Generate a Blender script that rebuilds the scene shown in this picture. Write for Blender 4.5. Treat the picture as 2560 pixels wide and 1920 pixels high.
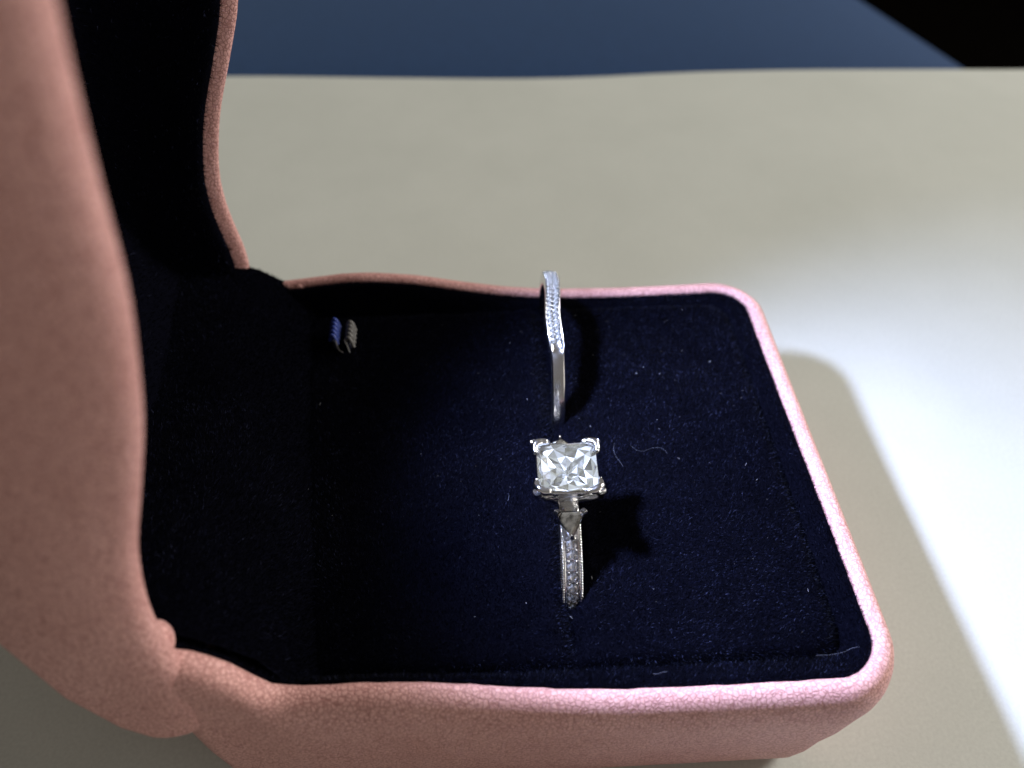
import bpy, math, random
import numpy as np
from mathutils import Vector, Matrix

random.seed(7)
rng = np.random.default_rng(7)
S = 0.001                                   # everything below is written in millimetres
sc = bpy.context.scene
for o in list(bpy.data.objects):
    bpy.data.objects.remove(o)

# ------------------------------------------------------------------ camera
PITCH, YAW = math.radians(46), math.radians(-3)
CAM = np.array((-7.154, -47.390, 89.589))
cd = bpy.data.cameras.new("Camera")
cam = bpy.data.objects.new("Camera", cd)
sc.collection.objects.link(cam)
cam.location = Vector(CAM * S)
cam.rotation_euler = (math.pi / 2 - PITCH, 0, YAW)
cd.sensor_width = 36
cd.lens = 36 * 2200 / 2560
cd.clip_start = 0.002
cd.clip_end = 50
cd.dof.use_dof = True
cd.dof.focus_distance = 0.080
cd.dof.aperture_fstop = 26
cd.dof.aperture_blades = 0
sc.camera = cam

# ------------------------------------------------------------------ world, lamps, exposure
w = bpy.data.worlds.new("World")
sc.world = w
w.use_nodes = True
bg = w.node_tree.nodes["Background"]
bg.inputs[0].default_value = (1.0, 0.90, 0.79, 1)
bg.inputs[1].default_value = 0.155

def aim(o, target):
    d = Vector(target) - o.location
    o.rotation_euler = d.to_track_quat('-Z', 'Y').to_euler()

# the warm room lamp, behind and to the right of the box
ld = bpy.data.lights.new("room_lamp", 'AREA')
ld.shape = 'DISK'
ld.size = 0.55
ld.energy = 16.0
ld.color = (1.0, 0.95, 0.875)
room = bpy.data.objects.new("room_lamp", ld)
sc.collection.objects.link(room)
room.location = (1.0, 0.44, 0.60)
aim(room, (0.0, 0.05, 0.0))

# unseen fill added low in front right to brighten the base's front wall
fd = bpy.data.lights.new("added_fill", 'AREA')
fd.shape = 'DISK'
fd.size = 0.7
fd.energy = 2.2
fd.color = (1.0, 0.90, 0.78)
fill = bpy.data.objects.new("added_fill", fd)
sc.collection.objects.link(fill)
fill.location = (0.85, -0.60, 0.22)
aim(fill, (0.0, 0.0, 0.01))

sc.view_settings.view_transform = 'Standard'
sc.view_settings.look = 'None'
sc.view_settings.exposure = 0
sc.view_settings.gamma = 1
sc.view_settings.use_curve_mapping = False
sc.render.engine = 'CYCLES'
sc.cycles.max_bounces = 14
sc.cycles.transmission_bounces = 12
sc.cycles.glossy_bounces = 8
sc.cycles.sample_clamp_indirect = 6
sc.cycles.caustics_refractive = True
sc.cycles.caustics_reflective = True
sc.cycles.use_denoising = True

# ------------------------------------------------------------------ helpers
def mesh(name, verts, faces, mat=None, parent=None, smooth=True):
    m = bpy.data.meshes.new(name)
    m.from_pydata([tuple(v) for v in (np.asarray(verts, float) * S)], [], faces)
    m.update()
    if smooth:
        m.polygons.foreach_set("use_smooth", [True] * len(m.polygons))
    if mat:
        m.materials.append(mat)
    o = bpy.data.objects.new(name, m)
    sc.collection.objects.link(o)
    if parent:
        adopt(o, parent)
    return o

def adopt(o, parent):
    o.parent = parent
    o.matrix_parent_inverse = world_of(parent).inverted()

def world_of(o):
    mw = o.matrix_basis.copy()
    if o.parent:
        mw = world_of(o.parent) @ o.matrix_parent_inverse @ mw
    return mw

def empty(name, loc):
    o = bpy.data.objects.new(name, None)
    sc.collection.objects.link(o)
    o.location = Vector(loc) * S
    o.empty_display_size = 0.005
    return o

def tag(o, label=None, cat=None, group=None, kind=None):
    for k, v in (("label", label), ("category", cat), ("group", group), ("kind", kind)):
        if v:
            o[k] = v
    return o

def grid_faces(nu, nv, close_u=False, close_v=False, flip=False):
    f = []
    for i in range(nu if close_u else nu - 1):
        for j in range(nv if close_v else nv - 1):
            a, b = i * nv + j, ((i + 1) % nu) * nv + j
            c, d = ((i + 1) % nu) * nv + (j + 1) % nv, i * nv + (j + 1) % nv
            f.append((a, d, c, b) if flip else (a, b, c, d))
    return f

def smooth_curve(xs, ys, sig):
    """piecewise-linear table blurred into a soft curve"""
    lo, hi = min(xs) - 20, max(xs) + 20
    g = np.linspace(lo, hi, 1200)
    v = np.interp(g, xs, ys)
    k = np.exp(-0.5 * (np.arange(-150, 151) * (g[1] - g[0]) / sig) ** 2)
    k /= k.sum()
    v = np.convolve(np.pad(v, 150, mode='edge'), k, mode='valid')
    return lambda x: np.interp(x, g, v)

def tube_data(path, rad, n=10, cap=True):
    P = np.asarray(path, float)
    R = np.full(len(P), rad) if np.isscalar(rad) else np.asarray(rad, float)
    T = np.gradient(P, axis=0)
    T /= np.linalg.norm(T, axis=1)[:, None]
    ref = np.array((0, 0, 1.0)) if abs(T[0][2]) < 0.9 else np.array((1.0, 0, 0))
    V, F = [], []
    u = np.cross(T[0], ref)
    u /= np.linalg.norm(u)
    for i in range(len(P)):
        u = u - T[i] * (u @ T[i])
        u /= np.linalg.norm(u)
        v = np.cross(T[i], u)
        for k in range(n):
            a = 2 * math.pi * k / n
            V.append(P[i] + R[i] * (math.cos(a) * u + math.sin(a) * v))
    F = grid_faces(len(P), n, close_v=True, flip=True)
    if cap:
        F.append(tuple(range(n - 1, -1, -1))[::-1])
        F.append(tuple((len(P) - 1) * n + k for k in range(n))[::-1])
    return V, F

def merge(parts):
    V, F = [], []
    for v, f in parts:
        o = len(V)
        V.extend([tuple(p) for p in v])
        F.extend([tuple(i + o for i in q) for q in f])
    return V, F

def recalc(o):
    import bmesh
    bm = bmesh.new()
    bm.from_mesh(o.data)
    bmesh.ops.recalc_face_normals(bm, faces=bm.faces)
    bm.to_mesh(o.data)
    bm.free()
    return o

# ------------------------------------------------------------------ materials
def newmat(name):
    m = bpy.data.materials.new(name)
    m.use_nodes = True
    nt = m.node_tree
    return m, nt, nt.nodes["Principled BSDF"], nt.nodes["Material Output"]

def lk(nt, a, b):
    nt.links.new(a, b)

def ramp(nt, fac, stops):
    n = nt.nodes.new("ShaderNodeValToRGB")
    e = n.color_ramp.elements
    while len(e) < len(stops):
        e.new(0.5)
    for el, (p, c) in zip(e, stops):
        el.position = p
        el.color = c if len(c) == 4 else (*c, 1)
    lk(nt, fac, n.inputs[0])
    return n.outputs[0]

def noise(nt, vec, scale, detail=4, rough=0.55):
    n = nt.nodes.new("ShaderNodeTexNoise")
    n.inputs["Scale"].default_value = scale
    n.inputs["Detail"].default_value = detail
    n.inputs["Roughness"].default_value = rough
    lk(nt, vec, n.inputs["Vector"])
    return n.outputs["Fac"]

def mul_col(nt, a, b, fac=1.0):
    n = nt.nodes.new("ShaderNodeMix")
    n.data_type = 'RGBA'
    n.blend_type = 'MULTIPLY'
    n.inputs[0].default_value = fac
    lk(nt, a, n.inputs[6])
    lk(nt, b, n.inputs[7])
    return n.outputs[2]

def leather_mat():
    m, nt, b, out = newmat("pink_leather")
    tc = nt.nodes.new("ShaderNodeTexCoord").outputs["Object"]
    warp = nt.nodes.new("ShaderNodeTexNoise")
    warp.inputs["Scale"].default_value = 900
    lk(nt, tc, warp.inputs["Vector"])
    mx = nt.nodes.new("ShaderNodeMix")
    mx.data_type = 'RGBA'
    mx.blend_type = 'LINEAR_LIGHT'
    mx.inputs[0].default_value = 0.00022
    lk(nt, tc, mx.inputs[6])
    lk(nt, warp.outputs["Color"], mx.inputs[7])
    vo = nt.nodes.new("ShaderNodeTexVoronoi")
    vo.feature = 'DISTANCE_TO_EDGE'
    vo.inputs["Scale"].default_value = 2500
    lk(nt, mx.outputs[2], vo.inputs["Vector"])
    crease = ramp(nt, vo.outputs["Distance"], [(0.0, (0, 0, 0)), (0.15, (1, 1, 1))])
    n1 = noise(nt, tc, 140, 3)
    n2 = noise(nt, tc, 3200, 3)
    basec = ramp(nt, n1, [(0.3, (0.66, 0.365, 0.335)), (0.7, (0.74, 0.43, 0.40))])
    crease_tone = ramp(nt, crease, [(0.0, (0.50, 0.36, 0.36)), (1.0, (1, 1, 1))])  # darker along the grain creases
    col = mul_col(nt, basec, crease_tone, 0.75)
    fine = ramp(nt, n2, [(0.3, (0.74, 0.70, 0.70)), (0.65, (1, 1, 1))])
    col = mul_col(nt, col, fine, 1.0)
    lk(nt, col, b.inputs["Base Color"])
    b.inputs["Roughness"].default_value = 0.56
    b.inputs["Specular IOR Level"].default_value = 0.35
    bp = nt.nodes.new("ShaderNodeBump")
    bp.inputs["Strength"].default_value = 0.5
    bp.inputs["Distance"].default_value = 0.00007
    lk(nt, crease, bp.inputs["Height"])
    lk(nt, bp.outputs[0], b.inputs["Normal"])
    return m

def velvet_mat(name, pile):
    m, nt, b, out = newmat(name)
    tc = nt.nodes.new("ShaderNodeTexCoord").outputs["Object"]
    if pile:
        gi = nt.nodes.new("ShaderNodeNewGeometry")
        col = ramp(nt, gi.outputs["Random Per Island"],
                   [(0.0, (0.0008, 0.0009, 0.0018)), (0.75, (0.0024, 0.0027, 0.0062)),
                    (0.94, (0.013, 0.016, 0.044)), (0.992, (0.06, 0.068, 0.13))])
        n1 = noise(nt, tc, 190, 6, 0.65)
        pat = ramp(nt, n1, [(0.36, (0.40, 0.40, 0.40)), (0.68, (1, 1, 1))])  # sheen patches of the pile painted in as lighter and darker noise
        lk(nt, mul_col(nt, col, pat, 1.0), b.inputs["Base Color"])
        b.inputs["Roughness"].default_value = 0.55
        b.inputs["Specular IOR Level"].default_value = 0.04
    else:
        b.inputs["Base Color"].default_value = (0.0012, 0.0013, 0.0035, 1)
        b.inputs["Roughness"].default_value = 0.95
        b.inputs["Specular IOR Level"].default_value = 0.02
    return m

def paper_mat():
    m, nt, b, out = newmat("beige_tabletop")
    tc = nt.nodes.new("ShaderNodeTexCoord").outputs["Object"]
    n1 = noise(nt, tc, 45, 8, 0.65)
    n2 = noise(nt, tc, 2600, 3, 0.7)
    c = ramp(nt, n1, [(0.3, (0.575, 0.605, 0.565)), (0.7, (0.625, 0.655, 0.615))])
    g = ramp(nt, n2, [(0.25, (0.84, 0.84, 0.84)), (0.75, (1, 1, 1))])
    lk(nt, mul_col(nt, c, g, 1.0), b.inputs["Base Color"])
    b.inputs["Roughness"].default_value = 0.62
    b.inputs["Specular IOR Level"].default_value = 0.25
    bp = nt.nodes.new("ShaderNodeBump")
    bp.inputs["Strength"].default_value = 0.12
    bp.inputs["Distance"].default_value = 0.00005
    lk(nt, n2, bp.inputs["Height"])
    lk(nt, bp.outputs[0], b.inputs["Normal"])
    return m

def cloth_mat(name, c0, c1, scale=900, rough=0.8):
    m, nt, b, out = newmat(name)
    tc = nt.nodes.new("ShaderNodeTexCoord").outputs["Object"]
    n = noise(nt, tc, scale, 5, 0.7)
    lk(nt, ramp(nt, n, [(0.3, c0), (0.7, c1)]), b.inputs["Base Color"])
    b.inputs["Roughness"].default_value = rough
    bp = nt.nodes.new("ShaderNodeBump")
    bp.inputs["Strength"].default_value = 0.4
    bp.inputs["Distance"].default_value = 0.0003
    lk(nt, n, bp.inputs["Height"])
    lk(nt, bp.outputs[0], b.inputs["Normal"])
    return m

def metal_mat():
    m, nt, b, out = newmat("white_gold")
    tc = nt.nodes.new("ShaderNodeTexCoord").outputs["Object"]
    n = noise(nt, tc, 1500, 4)
    b.inputs["Metallic"].default_value = 1
    b.inputs["Base Color"].default_value = (0.80, 0.81, 0.83, 1)
    r = nt.nodes.new("ShaderNodeMapRange")
    r.inputs["To Min"].default_value = 0.10
    r.inputs["To Max"].default_value = 0.24
    lk(nt, n, r.inputs["Value"])
    lk(nt, r.outputs[0], b.inputs["Roughness"])
    bp = nt.nodes.new("ShaderNodeBump")
    bp.inputs["Strength"].default_value = 0.15
    bp.inputs["Distance"].default_value = 0.00004
    lk(nt, n, bp.inputs["Height"])
    lk(nt, bp.outputs[0], b.inputs["Normal"])
    return m

def gem_mat(name, tint, sparkle_mix, grain=2600):
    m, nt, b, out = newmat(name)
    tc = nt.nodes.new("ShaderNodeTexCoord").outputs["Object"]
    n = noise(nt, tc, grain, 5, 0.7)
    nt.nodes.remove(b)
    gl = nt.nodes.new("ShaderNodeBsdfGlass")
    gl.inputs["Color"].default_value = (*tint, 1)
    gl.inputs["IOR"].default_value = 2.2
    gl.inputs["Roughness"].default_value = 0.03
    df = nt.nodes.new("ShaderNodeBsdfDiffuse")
    lk(nt, ramp(nt, n, [(0.40, (0.05, 0.05, 0.04)), (0.52, (0.35, 0.36, 0.34)), (0.62, (0.95, 0.97, 1.0))]), df.inputs["Color"])  # dark and white speckle painted in for sparkle
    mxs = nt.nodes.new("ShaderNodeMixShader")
    mxs.inputs[0].default_value = sparkle_mix
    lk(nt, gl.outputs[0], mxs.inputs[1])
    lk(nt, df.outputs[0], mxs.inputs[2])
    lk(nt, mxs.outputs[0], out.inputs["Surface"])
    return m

def crown_mat():
    m, nt, b, out = newmat("diamond_crown")
    nt.nodes.remove(b)
    tr = nt.nodes.new("ShaderNodeBsdfTransparent")
    tr.inputs[0].default_value = (0.97, 0.98, 0.97, 1)
    gl = nt.nodes.new("ShaderNodeBsdfGlossy")
    gl.inputs["Roughness"].default_value = 0.04
    mx = nt.nodes.new("ShaderNodeMixShader")
    mx.inputs[0].default_value = 0.15
    lk(nt, tr.outputs[0], mx.inputs[1]); lk(nt, gl.outputs[0], mx.inputs[2])
    tc = nt.nodes.new("ShaderNodeTexCoord").outputs["Object"]
    n = noise(nt, tc, 2400, 3, 0.6)
    df = nt.nodes.new("ShaderNodeBsdfDiffuse")
    lk(nt, ramp(nt, n, [(0.40, (0.45, 0.44, 0.38)), (0.60, (1, 1, 1))]), df.inputs["Color"])
    m2 = nt.nodes.new("ShaderNodeMixShader")
    hz = ramp(nt, n, [(0.35, (0.010, 0.010, 0.010)), (0.70, (0.02, 0.02, 0.02))])
    lk(nt, hz, m2.inputs[0])
    lk(nt, mx.outputs[0], m2.inputs[1]); lk(nt, df.outputs[0], m2.inputs[2])
    lk(nt, m2.outputs[0], out.inputs["Surface"])
    return m

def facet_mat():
    """the stone's pavilion: part mirror, part diffuse, flashes painted facet by facet"""
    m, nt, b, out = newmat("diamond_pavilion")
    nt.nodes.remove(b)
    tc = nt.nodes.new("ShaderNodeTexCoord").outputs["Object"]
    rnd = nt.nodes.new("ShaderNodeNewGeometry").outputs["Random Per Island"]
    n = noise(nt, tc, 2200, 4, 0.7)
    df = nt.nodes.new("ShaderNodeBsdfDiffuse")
    c = ramp(nt, rnd, [(0.0, (0.045, 0.040, 0.026)), (0.25, (0.11, 0.098, 0.060)), (0.55, (0.21, 0.195, 0.14)), (0.75, (0.30, 0.29, 0.245)), (0.88, (0.95, 0.95, 0.95))])  # flashes and dark reflections painted as a random tone per facet
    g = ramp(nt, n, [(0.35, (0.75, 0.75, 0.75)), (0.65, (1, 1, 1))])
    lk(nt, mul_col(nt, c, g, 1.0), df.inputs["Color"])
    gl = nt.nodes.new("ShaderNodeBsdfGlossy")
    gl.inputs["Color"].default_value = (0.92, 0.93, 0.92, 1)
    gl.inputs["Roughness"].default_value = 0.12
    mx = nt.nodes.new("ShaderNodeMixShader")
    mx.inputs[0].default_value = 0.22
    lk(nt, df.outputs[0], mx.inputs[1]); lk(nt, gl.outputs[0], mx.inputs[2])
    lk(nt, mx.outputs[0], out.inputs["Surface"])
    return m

CROWN = crown_mat()
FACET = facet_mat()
LEATHER = leather_mat()
VELVET = velvet_mat("navy_velvet_backing", False)
PILE = velvet_mat("navy_velvet_pile", True)
PAPER = paper_mat()
METAL = metal_mat()
DIAMOND = gem_mat("diamond", (0.97, 0.98, 0.95), 0.15, 1000)
SIDE_GEM, _nt, _b, _o = newmat("side_diamond")
_b.inputs["Roughness"].default_value = 0.10
_b.inputs["Specular IOR Level"].default_value = 0.9
lk(_nt, ramp(_nt, noise(_nt, _nt.nodes.new("ShaderNodeTexCoord").outputs["Object"], 1800, 4), [(0.35, (0.012, 0.010, 0.006)), (0.65, (0.065, 0.054, 0.034))]), _b.inputs["Base Color"])  # side stone's brown reflections painted into its base colour
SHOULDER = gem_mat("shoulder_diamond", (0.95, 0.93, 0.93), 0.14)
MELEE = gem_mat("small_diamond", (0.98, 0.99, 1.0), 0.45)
NAVY = cloth_mat("navy_upholstery", (0.003, 0.021, 0.075), (0.006, 0.031, 0.105), 500)
NAVY.node_tree.nodes['Principled BSDF'].inputs['Sheen Weight'].default_value = 0.22
NAVY.node_tree.nodes['Principled BSDF'].inputs['Sheen Tint'].default_value = (0.5, 0.7, 1.0, 1)
NAVY.node_tree.nodes['Principled BSDF'].inputs['Specular IOR Level'].default_value = 0.12
DARK = cloth_mat("dark_floor", (0.0015, 0.0012, 0.001), (0.0025, 0.002, 0.0016), 60, 0.9)
DARK.node_tree.nodes['Principled BSDF'].inputs['Specular IOR Level'].default_value = 0.0
BLUE_RIB = cloth_mat("blue_satin_ribbon", (0.008, 0.026, 0.17), (0.04, 0.075, 0.36), 3500, 0.4)
DARK_RIB = cloth_mat("dark_ribbon_core", (0.002, 0.003, 0.012), (0.006, 0.008, 0.03), 3500, 0.6)
GREY_RIB = cloth_mat("grey_twill_thread", (0.07, 0.067, 0.064), (0.19, 0.185, 0.18), 3500, 0.4)
LINT = cloth_mat("lint", (0.025, 0.030, 0.048), (0.06, 0.068, 0.10), 3000, 0.7)
DUST = cloth_mat("dust", (0.30, 0.32, 0.38), (0.6, 0.62, 0.66), 3000, 0.7)
PLASTIC = cloth_mat("black_plastic", (0.01, 0.01, 0.01), (0.014, 0.014, 0.014), 300, 0.4)

# ------------------------------------------------------------------ the setting
# tabletop with its slightly wavy far edge
nx = 90
xs = np.linspace(-420, 420, nx)
far_edge = smooth_curve([-420, -140, -56, -30, 2, 21, 38, 65, 100, 113, 420], [139, 137, 134.9, 132.8, 130.4, 130.3, 131.6, 131.4, 129.7, 128.9, 126], 6.0)
V, rows = [], [(-320, 0), (-40, 0), (60, 0), (-4, 0), (-1.4, -0.12), (-0.4, -0.5), (0, -1.1), (0, -3.2), (-0.6, -4.0), (-60, -4.0)]
for k, (yy, z) in enumerate(rows):
    for x in xs:
        V.append((x, yy if k < 3 else far_edge(x) + yy, z))
table = mesh("tabletop", V, grid_faces(len(rows), nx, flip=True), PAPER)
tag(table, kind="structure")
V = [(-3000, -3000, -420), (3000, -3000, -420), (3000, 6000, -420), (-3000, 6000, -420)]
tag(mesh("floor", V, [(0, 1, 2, 3)], DARK), kind="structure")

# navy seat pushed under the far edge of the table
def rr_outline(L, B, inset, rf, rh, n_side=44, n_end=34, n_c=14):
    """rounded rectangle a:0..L, b:-B..B shrunk by inset; rf radius at a=L, rh at a=0"""
    a0, a1, b0, b1 = inset, L - inset, -B + inset, B - inset
    rf, rh = max(rf - inset, 0.35), max(rh - inset, 0.35)
    rf = min(rf, (b1 - b0) / 2 - 0.05)
    rh = min(rh, (b1 - b0) / 2 - 0.05)
    P = []
    for t in np.linspace(0, 1, n_side, endpoint=False):
        P.append((a0 + rh + t * (a1 - rf - a0 - rh), b0))
    for t in np.linspace(-math.pi / 2, 0, n_c, endpoint=False):
        P.append((a1 - rf + rf * math.cos(t), b0 + rf + rf * math.sin(t)))
    for t in np.linspace(0, 1, n_end, endpoint=False):
        P.append((a1, b0 + rf + t * (b1 - b0 - 2 * rf)))
    for t in np.linspace(0, math.pi / 2, n_c, endpoint=False):
        P.append((a1 - rf + rf * math.cos(t), b1 - rf + rf * math.sin(t)))
    for t in np.linspace(0, 1, n_side, endpoint=False):
        P.append((a1 - rf + t * (a0 + rh - a1 + rf), b1))
    for t in np.linspace(math.pi / 2, math.pi, n_c, endpoint=False):
        P.append((a0 + rh + rh * math.cos(t), b1 - rh + rh * math.sin(t)))
    for t in np.linspace(0, 1, n_end, endpoint=False):
        P.append((a0, b1 - rh + t * (b0 - b1 + 2 * rh)))
    for t in np.linspace(math.pi, 1.5 * math.pi, n_c, endpoint=False):
        P.append((a0 + rh + rh * math.cos(t), b0 + rh + rh * math.sin(t)))
    return np.array(P)

def loft(name, prof, L, B, rf, rh, fmap, mat, parent, cap_first=False, cap_last=False, flip=False):
    V = []
    n = None
    for ins, d in prof:
        o = rr_outline(L, B, ins, rf, rh)
        n = len(o)
        for a, b in o:
            V.append(fmap(a, b, d, ins))
    F = grid_faces(len(prof), n, close_v=True, flip=flip)
    if cap_first:
        F.append(tuple(range(n)))
    if cap_last:
        F.append(tuple((len(prof) - 1) * n + k for k in range(n)))
    return recalc(mesh(name, V, F, mat, parent))

seat = empty("seat_cushion", (0, 330, -60))
tag(seat, "navy blue padded seat cushion behind the far edge of the tabletop", "cushion")
def seat_map(a, b, d, ins):
    return (-170 + a - 0.3 * (b + 100), 300 + b, -30 + d - 0.00008 * (a - 150) ** 2)
loft("cushion_pad", [(90, 1.5), (66, 0.6), (46, -1.2), (30, -4.0), (18, -7.8), (9, -12.5), (3, -18), (0, -24), (1, -34), (6, -44), (20, -48)],
     338, 190, 100, 40, lambda a, b, d, i: seat_map(a, b, d, i), NAVY, seat, True, True)
V, F = tube_data([seat_map(a, b, -25, 0) for a, b in rr_outline(338, 190, -0.4, 100, 40)], 1.6, 8, False)
mesh("piping", V, F, NAVY, seat)

# ------------------------------------------------------------------ ring box
box = empty("ring_box", (-4, 8.25, 0))
tag(box, "pink pebbled leather ring box standing open with a navy velvet lining", "ring box")

XH, YM, L, B = -34.6, 8.15, 61.6, 26.95
ZPAD = 21.5
zr = smooth_curve([-5, 0, 4, 5.8, 7.4, 8.8, 12, 17, 22, 27, 32, 37, 45, 52, 61],
                  [33.6, 33.4, 32.4, 30.9, 29.0, 26.1, 25.8, 25.8, 25.2, 24.0, 23.0, 22.4, 22.2, 22.3, 22.6], 0.7)
def rim_z(a, b):
    t_ = min(1.0, max(0.0, (b + 22) / 44.0))
    z = zr(a) - 0.8 * t_ * t_ * (3 - 2 * t_) * min(1, max(0, a / 16))
    if b > 0:
        z = min(z, 25.0 - 0.12 * max(0, 14 - a))
    k = max(0.0, min(1.0, (22.5 - abs(b)) / 3.0)) * max(0.0, min(1.0, (7 - a) / 3.0))
    return z * (1 - k) + 20.0 * k
def bmap(a, b, z):
    return (XH + a - 0.09 * b * (1 - a / L), YM + b, z)

def base_map(a, b, d, ins):
    z0 = rim_z(a, b)
    if d[0] == 'r':
        z = z0 + d[1]
    else:
        z = d[1] + (z0 - 22) * d[2]
    wob = 0.05 * math.sin(a * 1.3 + b) + 0.04 * math.sin(a * 3.1 + 2 * b)
    return bmap(a, b, z + (wob if ins > 1.9 and d[0] == 'r' else 0))
prof = [(3.2, ('r', -4.2)), (2.7, ('r', -1.6)), (2.35, ('r', -0.6)), (2.1, ('r', -0.2)), (1.8, ('r', 0)), (1.4, ('r', -0.05)), (1.0, ('r', -0.25)),
        (0.65, ('r', -0.6)), (0.35, ('r', -1.15)), (0.14, ('r', -1.9)), (0.02, ('r', -2.9)), (0.08, ('r', -4.0)),
        (0.5, ('z', 16.0, .5)), (1.1, ('z', 12.5, .3)), (2.0, ('z', 8.8, .1)), (2.6, ('z', 5.4, 0)), (3.3, ('z', 2.7, 0)),
        (4.2, ('z', 0.9, 0)), (5.4, ('z', 0.15, 0)), (8, ('z', 0.02, 0))]
base_shell = loft("base_shell", prof, L, B, 6.2, 3.0, base_map, LEATHER, box, False, True)

# velvet strip lining the inside of the rim
def border_map(a, b, d, ins):
    z0 = rim_z(a, b)
    t, off = d
    return bmap(a, b, (1 - t) * (z0 - 0.55) + t * (ZPAD - 0.5) + off)
border = loft("velvet_border", [(2.3, (0, -0.15)), (2.6, (0, 0.12)), (3.2, (0.25, 0.22)), (3.9, (0.75, 0.22)), (4.4, (1, 0.1)), (4.75, (1, -0.5)), (4.9, (1, -1.6))],
              L, B, 6.2, 3.0, border_map, VELVET, box)

# the padded cushion inside the groove, pinched down at the ring slot
def sd_rr(a, b, ins):
    hx, hy = (L - 2 * ins) / 2, B - ins
    r = 2.6
    qx, qy = abs(a - L / 2) - hx + r, abs(b) - hy + r
    return math.hypot(max(qx, 0), max(qy, 0)) + min(max(qx, qy), 0) - r
na, nb = 150, 140
V, keep, F = [], {}, []
for i, a in enumerate(np.linspace(3.6, L - 3.6, na)):
    for j, b in enumerate(np.linspace(-B + 3.6, B - 3.6, nb)):
        s = sd_rr(a, b, 4.85)
        if s > 0.9:
            continue
        e = max(0.0, s + 1.0)
        z = ZPAD + 0.25 - 0.55 * e ** 2.4
        z += 0.35 * math.cos((a - 32) / 30) * math.cos(b / 22) - 0.3
        x, y, _ = bmap(a, b, 0)
        slot = math.exp(-((x - 0.2 - 0.01 * y) / 0.8) ** 2) * (1 / (1 + math.exp(-(y + 13) * 2))) * (1 / (1 + math.exp((y - 33) * 2)))
        lip = math.exp(-((abs(x - 0.2 - 0.01 * y) - 1.9) / 0.8) ** 2)
        z += -1.0 * slot + 0.35 * lip * (1 if -11 < y < 33 else 0.0)
        keep[(i, j)] = len(V)
        V.append((x, y, z))
for i in range(na - 1):
    for j in range(nb - 1):
        q = [(i, j), (i + 1, j), (i + 1, j + 1), (i, j + 1)]
        if all(k in keep for k in q):
            F.append(tuple(keep[k] for k in q))
pad = mesh("cushion", V, F, VELVET, box)

# velvet flap that covers the hinge and climbs into the lid
LO = np.array((-33.1, YM, 26.0))
TH = math.radians(11.0)
LA = np.array((math.sin(TH), 0, math.cos(TH)))
LN = np.array((math.cos(TH), 0, -math.sin(TH)))
LX = 5.5
LL, LB = 62.0 + LX, 27.25
def lmap(a, b, d):
    p = LO + LA * (a - LX) + LN * d
    p[1] += b
    p[0] -= 0.092 * b
    return tuple(p)
near_p = [(13, 20.2), (11, 21.8), (9.6, 24.4), (8.0, 28.4), (5.8, 30.9), (4, 32.4), (2, 33.3), (0, 33.8), (-2.5, 34.2), (-5, 35.0), (-7, 38)]
far_p = [(13, 20.2), (11, 21.2), (9.2, 22.6), (7.5, 24.1), (5, 25.8), (2.6, 26.9), (0.4, 27.5), (-1.6, 27.8), (-3.6, 28.4), (-5.6, 30.5), (-7, 36)]
hp = near_p
V = []
ys = np.linspace(-24.0, 25.6, 60)
for (o1, z1), (o2, z2) in zip(near_p, far_p):
    for b in ys:
        t = min(1.0, max(0.0, (b + 24) / 30.0))
        t = t * t * (3 - 2 * t)
        V.append((XH + o1 + (o2 - o1) * t - 0.09 * b, YM + b, z1 + (z2 - z1) * t + 0.12 * math.sin(b * .7) * math.sin(o1)))
flap = mesh("hinge_lining", V, grid_faces(len(hp), len(ys)), VELVET, box)

# lid
lw = smooth_curve([-6, -3, 0, 3, 6, 9, 14, 20, 25.5, 32, 40, 46, 52, 62], [1.2, 2.2, 2.6, 2.1, 1.0, 0.0, -0.7, -0.7, 0.1, 0.9, 1.1, 0.5, 0.1, 0], 1.6)
def lid_map(a, b, d, ins):
    a += np.interp(-d, [4, 6, 8, 10, 13, 18], [0, 1.6, 5, 10, 16, 22]) * max(0.0, 1 - a / 40.0)
    tw = 1.1 * max(0.0, b / 26.0) * min(1.0, max(0.0, (a - LX - 12) / 18.0))
    return lmap(a, b, tw + lw(a - LX) * (1 if d > -4 else max(0, 1 + (d + 4) / 6)) + d)
lprof = [(3.2, -4.2), (2.7, -1.6), (2.35, -0.6), (2.1, -0.2), (1.8, 0), (1.4, -0.05), (1.0, -0.25), (0.65, -0.6), (0.35, -1.15), (0.14, -1.9), (0.02, -2.7),
         (0.02, -3.6), (0.2, -5.5), (0.7, -8.0), (1.6, -10.5), (3.0, -13.0), (5.0, -15.2), (7.5, -16.8), (10.5, -17.7), (14, -18.2)]
lid_shell = loft("lid_shell", lprof, LL, LB, 7.0, 3.0, lid_map, LEATHER, box, False, True)
lid_lin = loft("lid_lining", [(2.75, -1.75), (3.0, -1.4), (3.5, -1.5), (3.9, -2.2), (4.2, -4), (4.8, -8), (6.5, -11), (9.5, -12.4), (14, -12.8), (20, -12.9)],
               LL, LB, 7.0, 3.0, lambda a, b, d, i: lid_map(a, b, d, i), VELVET, box, False, True)

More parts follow.
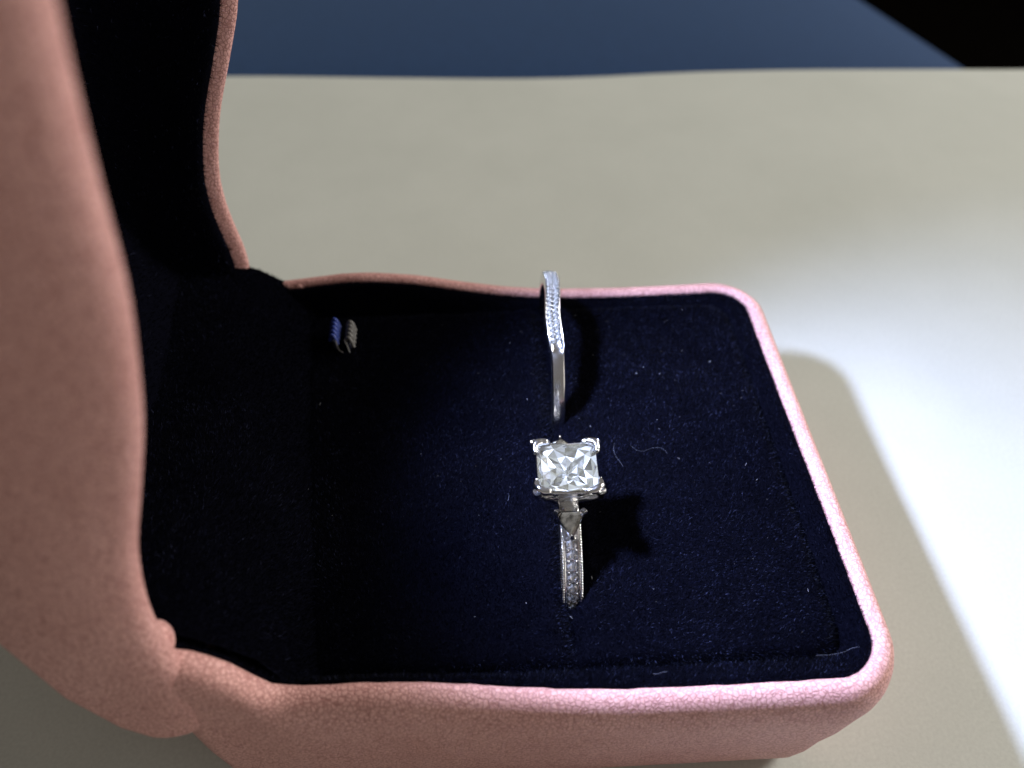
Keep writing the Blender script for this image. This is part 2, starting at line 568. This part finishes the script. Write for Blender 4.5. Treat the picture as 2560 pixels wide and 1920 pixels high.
def blob(name, c, r, mat, parent, n=18, sq=(1, 1, 1)):
    V = []
    for i in range(n + 1):
        th = math.pi * i / n
        for j in range(n * 2):
            ph = math.pi * j / n
            V.append((c[0] + r * sq[0] * math.sin(th) * math.cos(ph), c[1] + r * sq[1] * math.sin(th) * math.sin(ph), c[2] + r * sq[2] * math.cos(th)))
    o = mesh(name, V, grid_faces(n + 1, n * 2, close_v=True, flip=True), mat, parent)
    return o
blob("hinge_fold", (-30.2, -16.6, 33.4), 1.25, LEATHER, lid_shell, sq=(0.95, 1.1, 1.35))
blob("hinge_fold", (-27.6, 33.3, 23.7), 0.7, LEATHER, base_shell, sq=(1.1, 1, .8))

# small white lamp set in the lid, above the picture's frame
hous = []
cl = np.array(lmap(57.5 + LX, 0, -6.0))
V, F = [], []
segs = 24
for (r, h) in ((0.05, 0), (2.9, 0), (3.2, 0.4), (3.2, 2.4), (2.6, 2.8), (1.7, 2.5), (1.5, 1.8), (0.05, 1.7)):
    for k in range(segs):
        a = 2 * math.pi * k / segs
        V.append((r * math.cos(a), r * math.sin(a), h))
def orient(V, c, axis):
    q = Vector((0, 0, 1)).rotation_difference(Vector(axis))
    return [tuple(np.array(c) + np.array(q @ Vector(v))) for v in V]
AX = np.array((80.0, -9.0, -80.0)); AX /= np.linalg.norm(AX)
lamp_o = recalc(mesh("lid_lamp", orient(V, cl - AX * 3.2, AX), grid_faces(8, segs, close_v=True), PLASTIC, box))
em, nt, b_, out_ = newmat("lamp_lens")
b_.inputs["Base Color"].default_value = (0.9, 0.9, 0.9, 1)
b_.inputs["Emission Color"].default_value = (0.72, 0.84, 1.0, 1)
b_.inputs["Emission Strength"].default_value = 30
blob("lens", tuple(cl - AX * 1.35), 0.8, em, lamp_o, 10)
sd = bpy.data.lights.new("lid_lamp_light", 'SPOT')
sd.energy = 2.25
sd.color = (0.55, 0.645, 1.0)
sd.spot_size = math.radians(73)
sd.spot_blend = 1.0
sd.shadow_soft_size = 0.0045
spot = bpy.data.objects.new("lid_lamp_light", sd)
sc.collection.objects.link(spot)
spot.location = Vector(tuple((cl + AX * 0.8) * S))
aim(spot, Vector(tuple((cl + AX * 100) * S)))

# ------------------------------------------------------------------ velvet pile: real fibres
def lean_field(P):
    x, y = P[:, 0], P[:, 1]
    u = 0.30 + 0.35 * np.sin(x * 0.11 + y * 0.07 + 1.0) + 0.2 * np.sin(x * .37 - y * .29)
    v = 0.15 + 0.35 * np.sin(y * 0.13 - x * 0.06) + 0.2 * np.sin(x * .31 + y * .41 + 2)
    return u, v

def pile(o, density, length, width, axis=None, cull=None):
    m = o.data
    m.calc_loop_triangles()
    nv = len(m.vertices)
    co = np.empty(nv * 3); m.vertices.foreach_get("co", co); co = co.reshape(-1, 3) / S
    nt_ = len(m.loop_triangles)
    ti = np.empty(nt_ * 3, dtype=np.int32); m.loop_triangles.foreach_get("vertices", ti); ti = ti.reshape(-1, 3)
    A, Bv, Cv = co[ti[:, 0]], co[ti[:, 1]], co[ti[:, 2]]
    nrm = np.cross(Bv - A, Cv - A)
    ar = np.linalg.norm(nrm, axis=1) / 2
    n = int(ar.sum() * density)
    pick = rng.choice(nt_, n, p=ar / ar.sum())
    r1, r2 = rng.random(n), rng.random(n)
    s = np.sqrt(r1)
    P = (1 - s)[:, None] * A[pick] + (s * (1 - r2))[:, None] * Bv[pick] + (s * r2)[:, None] * Cv[pick]
    N = nrm[pick] / (np.linalg.norm(nrm[pick], axis=1)[:, None] + 1e-9)
    if axis is not None:
        sg = np.sign((N * np.asarray(axis)).sum(1))
        N *= np.where(sg == 0, 1, sg)[:, None]
    if cull is not None:
        k = cull(P)
        P, N = P[k], N[k]
        n = len(P)
    u, v = lean_field(P)
    D = N + np.stack([u, v, np.zeros(n)], 1) * 0.7 + rng.normal(0, 0.32, (n, 3))
    D /= np.linalg.norm(D, axis=1)[:, None]
    ln = length * rng.uniform(0.6, 1.15, n)
    side = np.cross(D, rng.normal(0, 1, (n, 3)))
    side /= np.linalg.norm(side, axis=1)[:, None] + 1e-9
    wd = width * rng.uniform(0.7, 1.3, n)
    base = P - N * 0.1
    vv = np.empty((n, 3, 3))
    vv[:, 0] = base - side * wd[:, None] / 2
    vv[:, 1] = base + side * wd[:, None] / 2
    vv[:, 2] = base + D * ln[:, None]
    me = bpy.data.meshes.new("velvet_pile")
    me.vertices.add(n * 3)
    me.vertices.foreach_set("co", (vv * S).ravel())
    me.loops.add(n * 3)
    me.loops.foreach_set("vertex_index", np.arange(n * 3, dtype=np.int32))
    me.polygons.add(n)
    me.polygons.foreach_set("loop_start", np.arange(0, n * 3, 3, dtype=np.int32))
    me.update(calc_edges=True)
    me.materials.append(PILE)
    po = bpy.data.objects.new("velvet_pile", me)
    sc.collection.objects.link(po)
    adopt(po, o)
    po["kind"] = "stuff"
    return po
pile(pad, 170, 0.45, 0.045, (0, 0, 1))
pile(border, 170, 0.45, 0.045, (0, 0, 1))
pile(flap, 120, 0.5, 0.05, (0.5, 0, 1))
pile(lid_lin, 16, 0.6, 0.08, tuple(LN))

# ------------------------------------------------------------------ ribbon tab poking out of the velvet
def ribbon(name, c, wx, wy, h, mat, parent, tilt=0.0):
    V, rows_ = [], []
    n = 12
    for k, (sx, z) in enumerate(((1, -1.0), (1.05, h * .3), (0.95, h * .7), (0.6, h * .95), (0.25, h))):
        for j in range(2 * n):
            a = 2 * math.pi * j / (2 * n)
            ca, sa = math.cos(a), math.sin(a)
            px = wx / 2 * sx * math.copysign(abs(ca) ** 0.5, ca)
            py = wy / 2 * (1 - 0.1 * (k == 4)) * math.copysign(abs(sa) ** 0.35, sa)
            V.append((c[0] + px + tilt * z + 0.08 * (py / wy) * wx * 2, c[1] + py, c[2] + z))
    F = grid_faces(5, 2 * n, close_v=True)
    F.append(tuple(4 * 2 * n + k for k in range(2 * n)))
    return recalc(mesh(name, V, F, mat, parent))
tab = empty("ribbon_tab", (-22.2, 27.6, 21.8))
adopt(tab, box)
rib1 = ribbon("ribbon_end", (-23.1, 26.0, 22.3), 0.50, 2.9, 0.6, DARK_RIB, tab, -0.1)
rib2 = ribbon("ribbon_end", (-21.5, 25.7, 22.1), 0.40, 2.9, 0.5, DARK_RIB, tab, 0.15)
rib1["label"] = "shiny blue ribbon end"
rib2["label"] = "grey ribbed ribbon end"
for ribo, cx, cy, cz, wid, m_ in ((rib1, -23.15, 26.0, 22.3, 0.62, BLUE_RIB), (rib2, -21.4, 25.7, 22.1, 0.62, GREY_RIB)):
    for k in range(5):
        yk = cy - 1.3 + 0.66 * k
        pts = [(cx + wid * t, yk - 0.45 * t + random.uniform(-.03, .03), cz + 1.35 - 1.2 * (t * 1.25) ** 2) for t in np.linspace(-0.75, 0.75, 9)]
        V, F = tube_data(pts, 0.20, 8)
        mesh("thread_rib", V, F, m_, ribo)
for k, pts in enumerate(([(-22.9, 24.5, 23.4), (-22.75, 24.0, 23.0), (-22.6, 23.6, 22.5), (-22.1, 23.3, 22.2)],
                         [(-21.9, 24.3, 23.3), (-21.6, 23.7, 23.0), (-21.3, 23.1, 22.4)])):
    V, F = tube_data(pts, 0.07, 6)
    mesh("loose_thread", V, F, GREY_RIB, tab)

# ------------------------------------------------------------------ gems
def facet_gem(name, rings_, mat, parent, tri=False):
    """rings_: list of lists of points (same count) from table to culet; flat shaded"""
    V, F = [], []
    n = len(rings_[0])
    for r_ in rings_:
        V.extend(r_)
    F.append(tuple(range(n)))
    for i in range(len(rings_) - 1):
        for j in range(n):
            a, b = i * n + j, i * n + (j + 1) % n
            c, d = (i + 1) * n + (j + 1) % n, (i + 1) * n + j
            if tri:
                if (i + j) % 2:
                    F += [(a, b, c), (a, c, d)]
                else:
                    F += [(a, b, d), (b, c, d)]
            else:
                F.append((a, b, c, d))
    F.append(tuple((len(rings_) - 1) * n + k for k in range(n)))
    return recalc(mesh(name, V, F, mat, parent, smooth=False))

def round_mesh(dia):
    r = dia / 2
    R = []
    for rr, z, off in ((0.55, 0.16, 0.5), (0.85, 0.08, 0), (1.0, 0.0, 0.5), (0.98, -0.03, 0), (0.5, -0.24, 0.5), (0.04, -0.42, 0)):
        R.append([(r * rr * math.cos(2 * math.pi * (k + off) / 8), r * rr * math.sin(2 * math.pi * (k + off) / 8), dia * z) for k in range(8)])
    return R

def frame_at(c, t, R, x=0.0):
    """point and axes on a ring in the y-z plane: X across the band, T along it, N outwards"""
    p = np.array((c[0] + x, c[1] + R * math.cos(t), c[2] + R * math.sin(t)))
    N = np.array((0, math.cos(t), math.sin(t)))
    T = np.array((0, -math.sin(t), math.cos(t)))
    return p, np.array((1.0, 0, 0)), T, N

def place(o, p, X, T, N, spin=0.0):
    q = Matrix.Rotation(spin, 3, 'Z')
    M = Matrix((X, T, N)).transposed() @ q
    o.matrix_basis = Matrix.Translation(Vector(tuple(np.array(p) * S))) @ M.to_4x4()

def copy_part(src, parent, name):
    o = src.copy()
    o.name = name
    sc.collection.objects.link(o)
    o.parent = None
    return o

def band(name, c, ts, section, xoff, mat, parent):
    V, n = [], None
    for t in ts:
        s = section(t)
        n = len(s)
        for x, r in s:
            V.append((c[0] + x + xoff(t), c[1] + r * math.cos(t), c[2] + r * math.sin(t)))
    return recalc(mesh(name, V, grid_faces(len(ts), n, close_u=True, close_v=True), mat, parent))

D2 = math.radians
# ------------------------------------------------------------------ wedding band
WC = (0.75, 22.0, 20.9)
WR = 10.0
wed = empty("wedding_band", (WC[0], WC[1], WC[2] - WR))
tag(wed, "slim white metal band with two rows of tiny diamonds, behind the solitaire ring", "ring")
def woff(t):
    return -0.30 * math.exp(-((t - D2(107)) / 0.24) ** 2) + 0.12 * math.exp(-((t - D2(70)) / 0.25) ** 2)
def wsec(t):
    k = 1 / (1 + math.exp(-(t - D2(52)) * 60)) / (1 + math.exp((t - D2(128)) * 60))      # 1 in the set part
    h = 0.74 + 0.06 * k - 0.10 * (1 - k)
    i = 8.55
    top = WR - 0.22 * k
    return [(-h * .8, i), (h * .8, i), (h, i + .25), (h, WR - 0.35), (h * .93, WR - 0.05), (h * (.86 - .06 * (1 - k)), WR + .02 * k), (h * .74, WR - .1 * k), (h * .70, top),
            (0, WR + 0.16 * (1 - k) - 0.22 * k), (-h * .70, top), (-h * .74, WR - .1 * k), (-h * (.86 - .06 * (1 - k)), WR + .02 * k), (-h * .93, WR - 0.05), (-h, WR - 0.35), (-h, i + .25)]
band("shank", WC, np.linspace(0, 2 * math.pi, 300, endpoint=False), wsec, woff, METAL, wed)
proto = None
step = 0.60 / WR
for row in (0, 1):
    t = D2(56) + row * step / 2
    while t < D2(124):
        p, X, T, N = frame_at(WC, t, WR - 0.02, (-0.29 if row else 0.29) + woff(t))
        if proto is None:
            proto = facet_gem("pave_diamond", round_mesh(0.58), MELEE, None, True)
            o = proto
        else:
            o = copy_part(proto, wed, "pave_diamond")
        N2 = N + rng.normal(0, 0.10, 3); N2 /= np.linalg.norm(N2)
        X2 = np.cross(T, N2); X2 /= np.linalg.norm(X2); T2 = np.cross(N2, X2)
        place(o, p, X2, T2, N2, random.uniform(0, 1))
        adopt(o, wed)
        t += step
# grains of metal holding the stones
parts = []
def ball(c, r, n=6):
    V = []
    for i in range(n + 1):
        th = math.pi * i / n
        for j in range(n * 2):
            ph = math.pi * j / n
            V.append((c[0] + r * math.sin(th) * math.cos(ph), c[1] + r * math.sin(th) * math.sin(ph), c[2] + r * math.cos(th)))
    return V, grid_faces(n + 1, n * 2, close_v=True, flip=True)
t = D2(56)
while t < D2(124):
    for x in (-0.60, 0.0, 0.60):
        p, X, T, N = frame_at(WC, t + (0 if x else step / 2) + step / 2, WR + 0.02, x + woff(t))
        parts.append(ball(p, 0.085 if x else 0.075, 5))
    t += step
mesh("setting_beads", *merge(parts), METAL, wed)["kind"] = "stuff"

# ------------------------------------------------------------------ engagement ring
EC = (0.2, 0.6, 17.6)
ER = 9.6
eng = empty("engagement_ring", (EC[0], EC[1], EC[2] - ER))
tag(eng, "white metal solitaire ring with a large square diamond and triangular side stones", "ring")
def esec(t):
    d = abs(t - math.pi / 2)
    k = (1 / (1 + math.exp(-(d - D2(24)) * 40))) / (1 + math.exp((d - D2(76)) * 40))
    h = 0.86 - 0.18 * max(0, min(1, (d - D2(70)) / D2(60))) + 0.12 * math.exp(-((d - D2(25)) / .2) ** 2)
    i = 8.1
    return [(-h * .85, i), (h * .85, i), (h, i + .3), (h, ER - 0.45), (h * .98, ER - .2), (h * .80, ER - 0.06), (h * .66, ER - 0.05), (h * .58, ER - .28 * k),
            (0, ER - 0.28 * k + .1 * (1 - k)), (-h * .58, ER - .28 * k), (-h * .66, ER - 0.05), (-h * .80, ER - 0.06), (-h * .98, ER - .2), (-h, ER - 0.45), (-h, i + .3)]
band("shank", EC, np.linspace(0, 2 * math.pi, 300, endpoint=False), esec, lambda t: 0.0, METAL, eng)
eproto = None
for sgn in (1, -1):
    for k in range(7):
        t = math.pi / 2 + sgn * (D2(35.5) + k * 0.98 / ER)
        p, X, T, N = frame_at(EC, t, ER - 0.06)
        if eproto is None:
            eproto = facet_gem("pave_diamond", round_mesh(0.95), SHOULDER, None, True)
            o = eproto
        else:
            o = copy_part(eproto, eng, "pave_diamond")
        N2 = N + rng.normal(0, 0.05, 3); N2 /= np.linalg.norm(N2)
        X2 = np.cross(T, N2); X2 /= np.linalg.norm(X2); T2 = np.cross(N2, X2)
        place(o, p, X2, T2, N2, random.uniform(0, 1))
        adopt(o, eng)
for sgn in (1, -1):                      # beaded edges of the shoulders, one strip per edge
    for x in (-1, 1):
        parts = []
        for k in range(44):
            t = math.pi / 2 + sgn * (D2(26) + k * 0.245 / ER)
            hw = 0.86 - 0.18 * max(0, min(1, (abs(t - math.pi / 2) - D2(70)) / D2(60)))
            p, X, T, N = frame_at(EC, t, ER - 0.12 + random.uniform(-.015, .015), x * (hw - 0.05))
            parts.append(ball(p, 0.15, 5))
            p, X, T, N = frame_at(EC, t + .012, ER - 1.15, x * (hw + 0.0))
            parts.append(ball(p, 0.11, 4))
        mesh("beaded_edge", *merge(parts), METAL, eng)["kind"] = "stuff"
    parts = []
    for k in range(8):                   # grains between the channel stones
        t = math.pi / 2 + sgn * (D2(35.5) + (k - 0.5) * 0.98 / ER)
        for x in (-0.34, 0.34):
            p, X, T, N = frame_at(EC, t, ER + 0.0, x)
            parts.append(ball(p, 0.12, 5))
    mesh("setting_beads", *merge(parts), METAL, eng)["kind"] = "stuff"

# square diamond (table, crown, girdle, stepped pavilion with chevron facets)
HC = np.array((0.2, 0.55, 29.25))
ROT = D2(-1.5)
def hp_(x, y, z):
    return (HC[0] + x * math.cos(ROT) - y * math.sin(ROT), HC[1] + x * math.sin(ROT) + y * math.cos(ROT), HC[2] + z)
HW = 2.62
def sq(r, z, mid=1.0, ch=0.0):
    P = []
    for k in range(4):
        a = math.pi / 2 * k - 3 * math.pi / 4
        c0 = np.array((math.copysign(1, math.cos(a)), math.copysign(1, math.sin(a))))
        a2 = math.pi / 2 * k - math.pi / 2
        m0 = np.array((math.cos(a2), math.sin(a2)))
        nxt = np.array((math.copysign(1, math.cos(a + math.pi / 2)), math.copysign(1, math.sin(a + math.pi / 2))))
        P.append(hp_(*(c0 * r), z))
        P.append(hp_(*((c0 * .5 + m0 * .5) * r * (1 + (mid - 1) * .6)), z + ch * .5))
        P.append(hp_(*(m0 * r * mid), z + ch))
        P.append(hp_(*((nxt * .5 + m0 * .5) * r * (1 + (mid - 1) * .6)), z + ch * .5))
    return P
rings_ = [sq(HW * .66, .46), sq(HW * .85, .28), sq(HW, .03), sq(HW, -.10), sq(HW * .84, -.42, 0.98), sq(HW * .63, -.66, .90), sq(HW * .42, -.88, .80), sq(HW * .21, -1.06, .70), sq(HW * .02, -1.25)]
for k_ in (4, 5, 6, 7):
    rings_[k_] = [(q[0] + rng.normal(0, .03), q[1] + rng.normal(0, .03), q[2] + (0.17 if (i_ + k_) % 2 else -0.17) + rng.normal(0, .05)) for i_, q in enumerate(rings_[k_])]
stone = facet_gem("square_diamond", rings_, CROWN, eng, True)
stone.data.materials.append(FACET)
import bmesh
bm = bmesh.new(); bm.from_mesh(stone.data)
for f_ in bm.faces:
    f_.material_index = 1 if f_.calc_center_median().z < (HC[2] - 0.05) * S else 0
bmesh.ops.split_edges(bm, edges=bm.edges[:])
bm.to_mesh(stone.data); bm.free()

# four corner claws, each an L-shaped cap and a post
for sx in (-1, 1):
    for sy in (-1, 1):
        e = HW + 0.12
        l = 1.3
        path = []
        for t in np.linspace(0, 1, 7, endpoint=False):
            path.append(hp_(sx * (e - l * (1 - t) - 0.0), sy * e, 0.20 - 0.12 * (1 - t)))
        for t in np.linspace(0, 1, 7)[1:]:
            path.append(hp_(sx * e, sy * (e - l * t), 0.20 - 0.12 * t))
        # round the corner
        P = np.array(path)
        P[5:8] = P[5:8] * .75 + np.array(hp_(sx * (e - .5), sy * (e - .5), .25)) * .25
        rad = [0.15, 0.27, 0.31, 0.33, 0.35, 0.37, 0.38, 0.37, 0.35, 0.33, 0.31, 0.27, 0.15]
        cap_ = tube_data(P, rad[:len(P)], 10)
        post = tube_data([hp_(sx * e, sy * e, .1), hp_(sx * (e - .05), sy * (e - .05), -.6), hp_(sx * (e * .78), sy * (e * .78), -1.7), hp_(sx * e * .55, sy * e * .5, -2.9), hp_(sx * e * .36, sy * e * .3, -3.9)],
                         [.40, .36, .34, .34, .36], 10)
        mesh("claw", *merge([cap_, post]), METAL, eng)
# gallery rails under the stone: two square hoops and a tapering cup on each side
for z, k, r in ((-0.35, 0.97, 0.17), (-1.75, 0.70, 0.22), (-2.7, 0.5, 0.24)):
    pts = []
    for cx_, cy_ in ((-1, -1), (1, -1), (1, 1), (-1, 1)):
        pts.append((cx_ * HW * k, cy_ * HW * k))
    path = []
    for i in range(4):
        a, b = np.array(pts[i]), np.array(pts[(i + 1) % 4])
        for t in np.linspace(0, 1, 8, endpoint=False):
            path.append(hp_(*(a + (b - a) * t), z))
    path.append(path[0]); path.append(path[1])
    mesh("gallery_rail", *tube_data(path, r, 8, False), METAL, eng)
def quad_plate(name, pts, th):
    P = np.array(pts, float)
    n = np.cross(P[1] - P[0], P[3] - P[0]); n /= np.linalg.norm(n)
    V = list(P + n * th / 2) + list(P - n * th / 2)
    F = [(0, 1, 2, 3), (7, 6, 5, 4)] + [(i, i + 4, (i + 1) % 4 + 4, (i + 1) % 4) for i in range(4)]
    o = recalc(mesh(name, V, F, METAL, eng, False))
    bv = o.modifiers.new("bevel", 'BEVEL'); bv.width = 0.00012; bv.segments = 2
    return o
for s_ in (-1, 1):
    quad_plate("basket_plate", [hp_(-HW * .62, s_ * HW * .97, -.45), hp_(HW * .62, s_ * HW * .97, -.45), hp_(HW * .42, s_ * HW * .60, -2.3), hp_(-HW * .42, s_ * HW * .60, -2.3)], 0.25)
    quad_plate("basket_plate", [hp_(s_ * HW * .60, -HW * .6, -1.75), hp_(s_ * HW * .60, HW * .6, -1.75), hp_(s_ * HW * .36, HW * .4, -3.4), hp_(s_ * HW * .36, -HW * .4, -3.4)], 0.25)

# triangular side stones on the shoulders
for sgn in (1, -1):
    t = math.pi / 2 + sgn * D2(25)
    p, X, T, N = frame_at(EC, t, ER + 0.72)
    T = T * sgn
    X = np.cross(T, N)
    tip = np.array((0, 1.42)); l_ = np.array((-1.18, -0.86)); r_ = np.array((1.18, -0.86))
    def tp(q, z):
        return tuple(p + X * q[0] + T * q[1] + N * z)
    def tri(k, z, bow=0.06):
        c = (tip + l_ + r_) / 3
        pts = [tip, (tip + l_) / 2 * (1 + bow), l_, (l_ + r_) / 2 * (1 + bow), r_, (r_ + tip) / 2 * (1 + bow)]
        return [tp(c + (q - c) * k, z) for q in pts]
    facet_gem("side_diamond", [tri(.60, .20), tri(.84, .12), tri(1, 0), tri(1, -.08), tri(.55, -.5), tri(.05, -.9)], SIDE_GEM, eng, True)
    rim = [tp(q, -.12) for q in (tip * 1.06, (tip + l_) / 2 * 1.12, l_ * 1.06, (l_ + r_) / 2 * 1.1, r_ * 1.06, (r_ + tip) / 2 * 1.12)]
    rim += rim[:2]
    cup = []
    for k, z in ((1.10, -.02), (1.14, -.35), (.95, -.9), (.6, -1.6)):
        cup.append([tp(q * k, z) for q in (tip, (tip + l_) / 2 * 1.06, l_, (l_ + r_) / 2 * 1.06, r_, (r_ + tip) / 2 * 1.06)])
    V = [v for ring in cup for v in ring]
    recalc(mesh("side_setting", V, grid_faces(4, 6, close_v=True), METAL, eng, False))
    for q in (tip, l_, r_):
        path = [tp(q * 0.84, .34), tp(q * 0.97, .22), tp(q * 1.04, -.2), tp(q * 0.9, -.9)]
        g_ = 0.6 if q is tip else 1.15
        mesh("claw", *tube_data(path, [.20 * g_, .30 * g_, .26 * g_, .22 * g_], 8), METAL, eng)

# ------------------------------------------------------------------ lint and dust on the velvet
def un(px, py, z):
    """a point seen in the photograph, brought onto the velvet"""
    f = 2200.0
    cp, sp, cy, sy = math.cos(PITCH), math.sin(PITCH), math.cos(YAW), math.sin(YAW)
    fw = np.array((-sy * cp, cy * cp, -sp)); rt = np.array((cy, sy, 0)); up = np.cross(rt, fw)
    r = fw + rt * (px - 1280) / f - up * (py - 960) / f
    return CAM + r * (z - CAM[2]) / r[2]
fibres = [
    ([(1536, 1108), (1533, 1125), (1540, 1142), (1552, 1155), (1558, 1166)], "curved pale lint fibre lying just right of the square diamond"),
    ([(1577, 1115), (1588, 1126), (1604, 1129), (1622, 1122), (1640, 1116), (1662, 1122), (1668, 1136)], "wavy pale lint fibre on the velvet, farther right of the square diamond"),
    ([(2040, 1640), (2075, 1637), (2108, 1630), (2128, 1621), (2148, 1618)], "long pale lint fibre in the front right corner of the cushion"),
    ([(1632, 1684), (1646, 1684), (1668, 1679)], "short pale lint fibre on the velvet beside the front rim"),
    ([(755, 1651), (762, 1648), (768, 1643)], "short white lint speck near the front left hinge corner"),
    ([(1270, 1250), (1273, 1240), (1270, 1232)], "tiny hooked lint fibre left of the solitaire ring"),
]
for k, (px, lab) in enumerate(fibres):
    P = np.array([un(x, y, ZPAD + 0.85) for x, y in px])
    t0 = np.linspace(0, 1, len(P)); t1 = np.linspace(0, 1, 22)
    Q = np.stack([np.interp(t1, t0, P[:, i]) for i in range(3)], 1)
    for _ in range(2):
        Q[1:-1] = (Q[:-2] + 2 * Q[1:-1] + Q[2:]) / 4
    Q[:, 2] += 0.08 * np.sin(t1 * 6 + k)
    V, F = tube_data(Q, (0.014, 0.011, 0.016, 0.02, 0.04, 0.015)[k], 6)
    tag(mesh("lint_fibre", V, F, LINT if k != 4 else DUST), lab, "lint")
parts = []
for k in range(170):
    a, b = rng.uniform(9, L - 6), rng.uniform(-B + 6, B - 6)
    if rng.random() > 0.25 + 0.75 * (a / L) ** 1.5:
        continue
    x, y, _ = bmap(a, b, 0)
    r = 0.014 * rng.lognormal(0, 0.35)
    c = np.array((x, y, ZPAD + rng.uniform(0.35, 0.65)))
    d = rng.normal(0, 1, 3); d[2] *= .4; d /= np.linalg.norm(d)
    ln = rng.choice((0.05, 0.12, 0.3), p=(.6, .3, .1))
    parts.append(tube_data([c - d * ln / 2, c, c + d * ln / 2], [r * .6, r, r * .6], 5))
dust = mesh("velvet_dust", *merge(parts), DUST)
tag(dust, "fine pale dust specks scattered over the navy velvet cushion", "dust", kind="stuff")
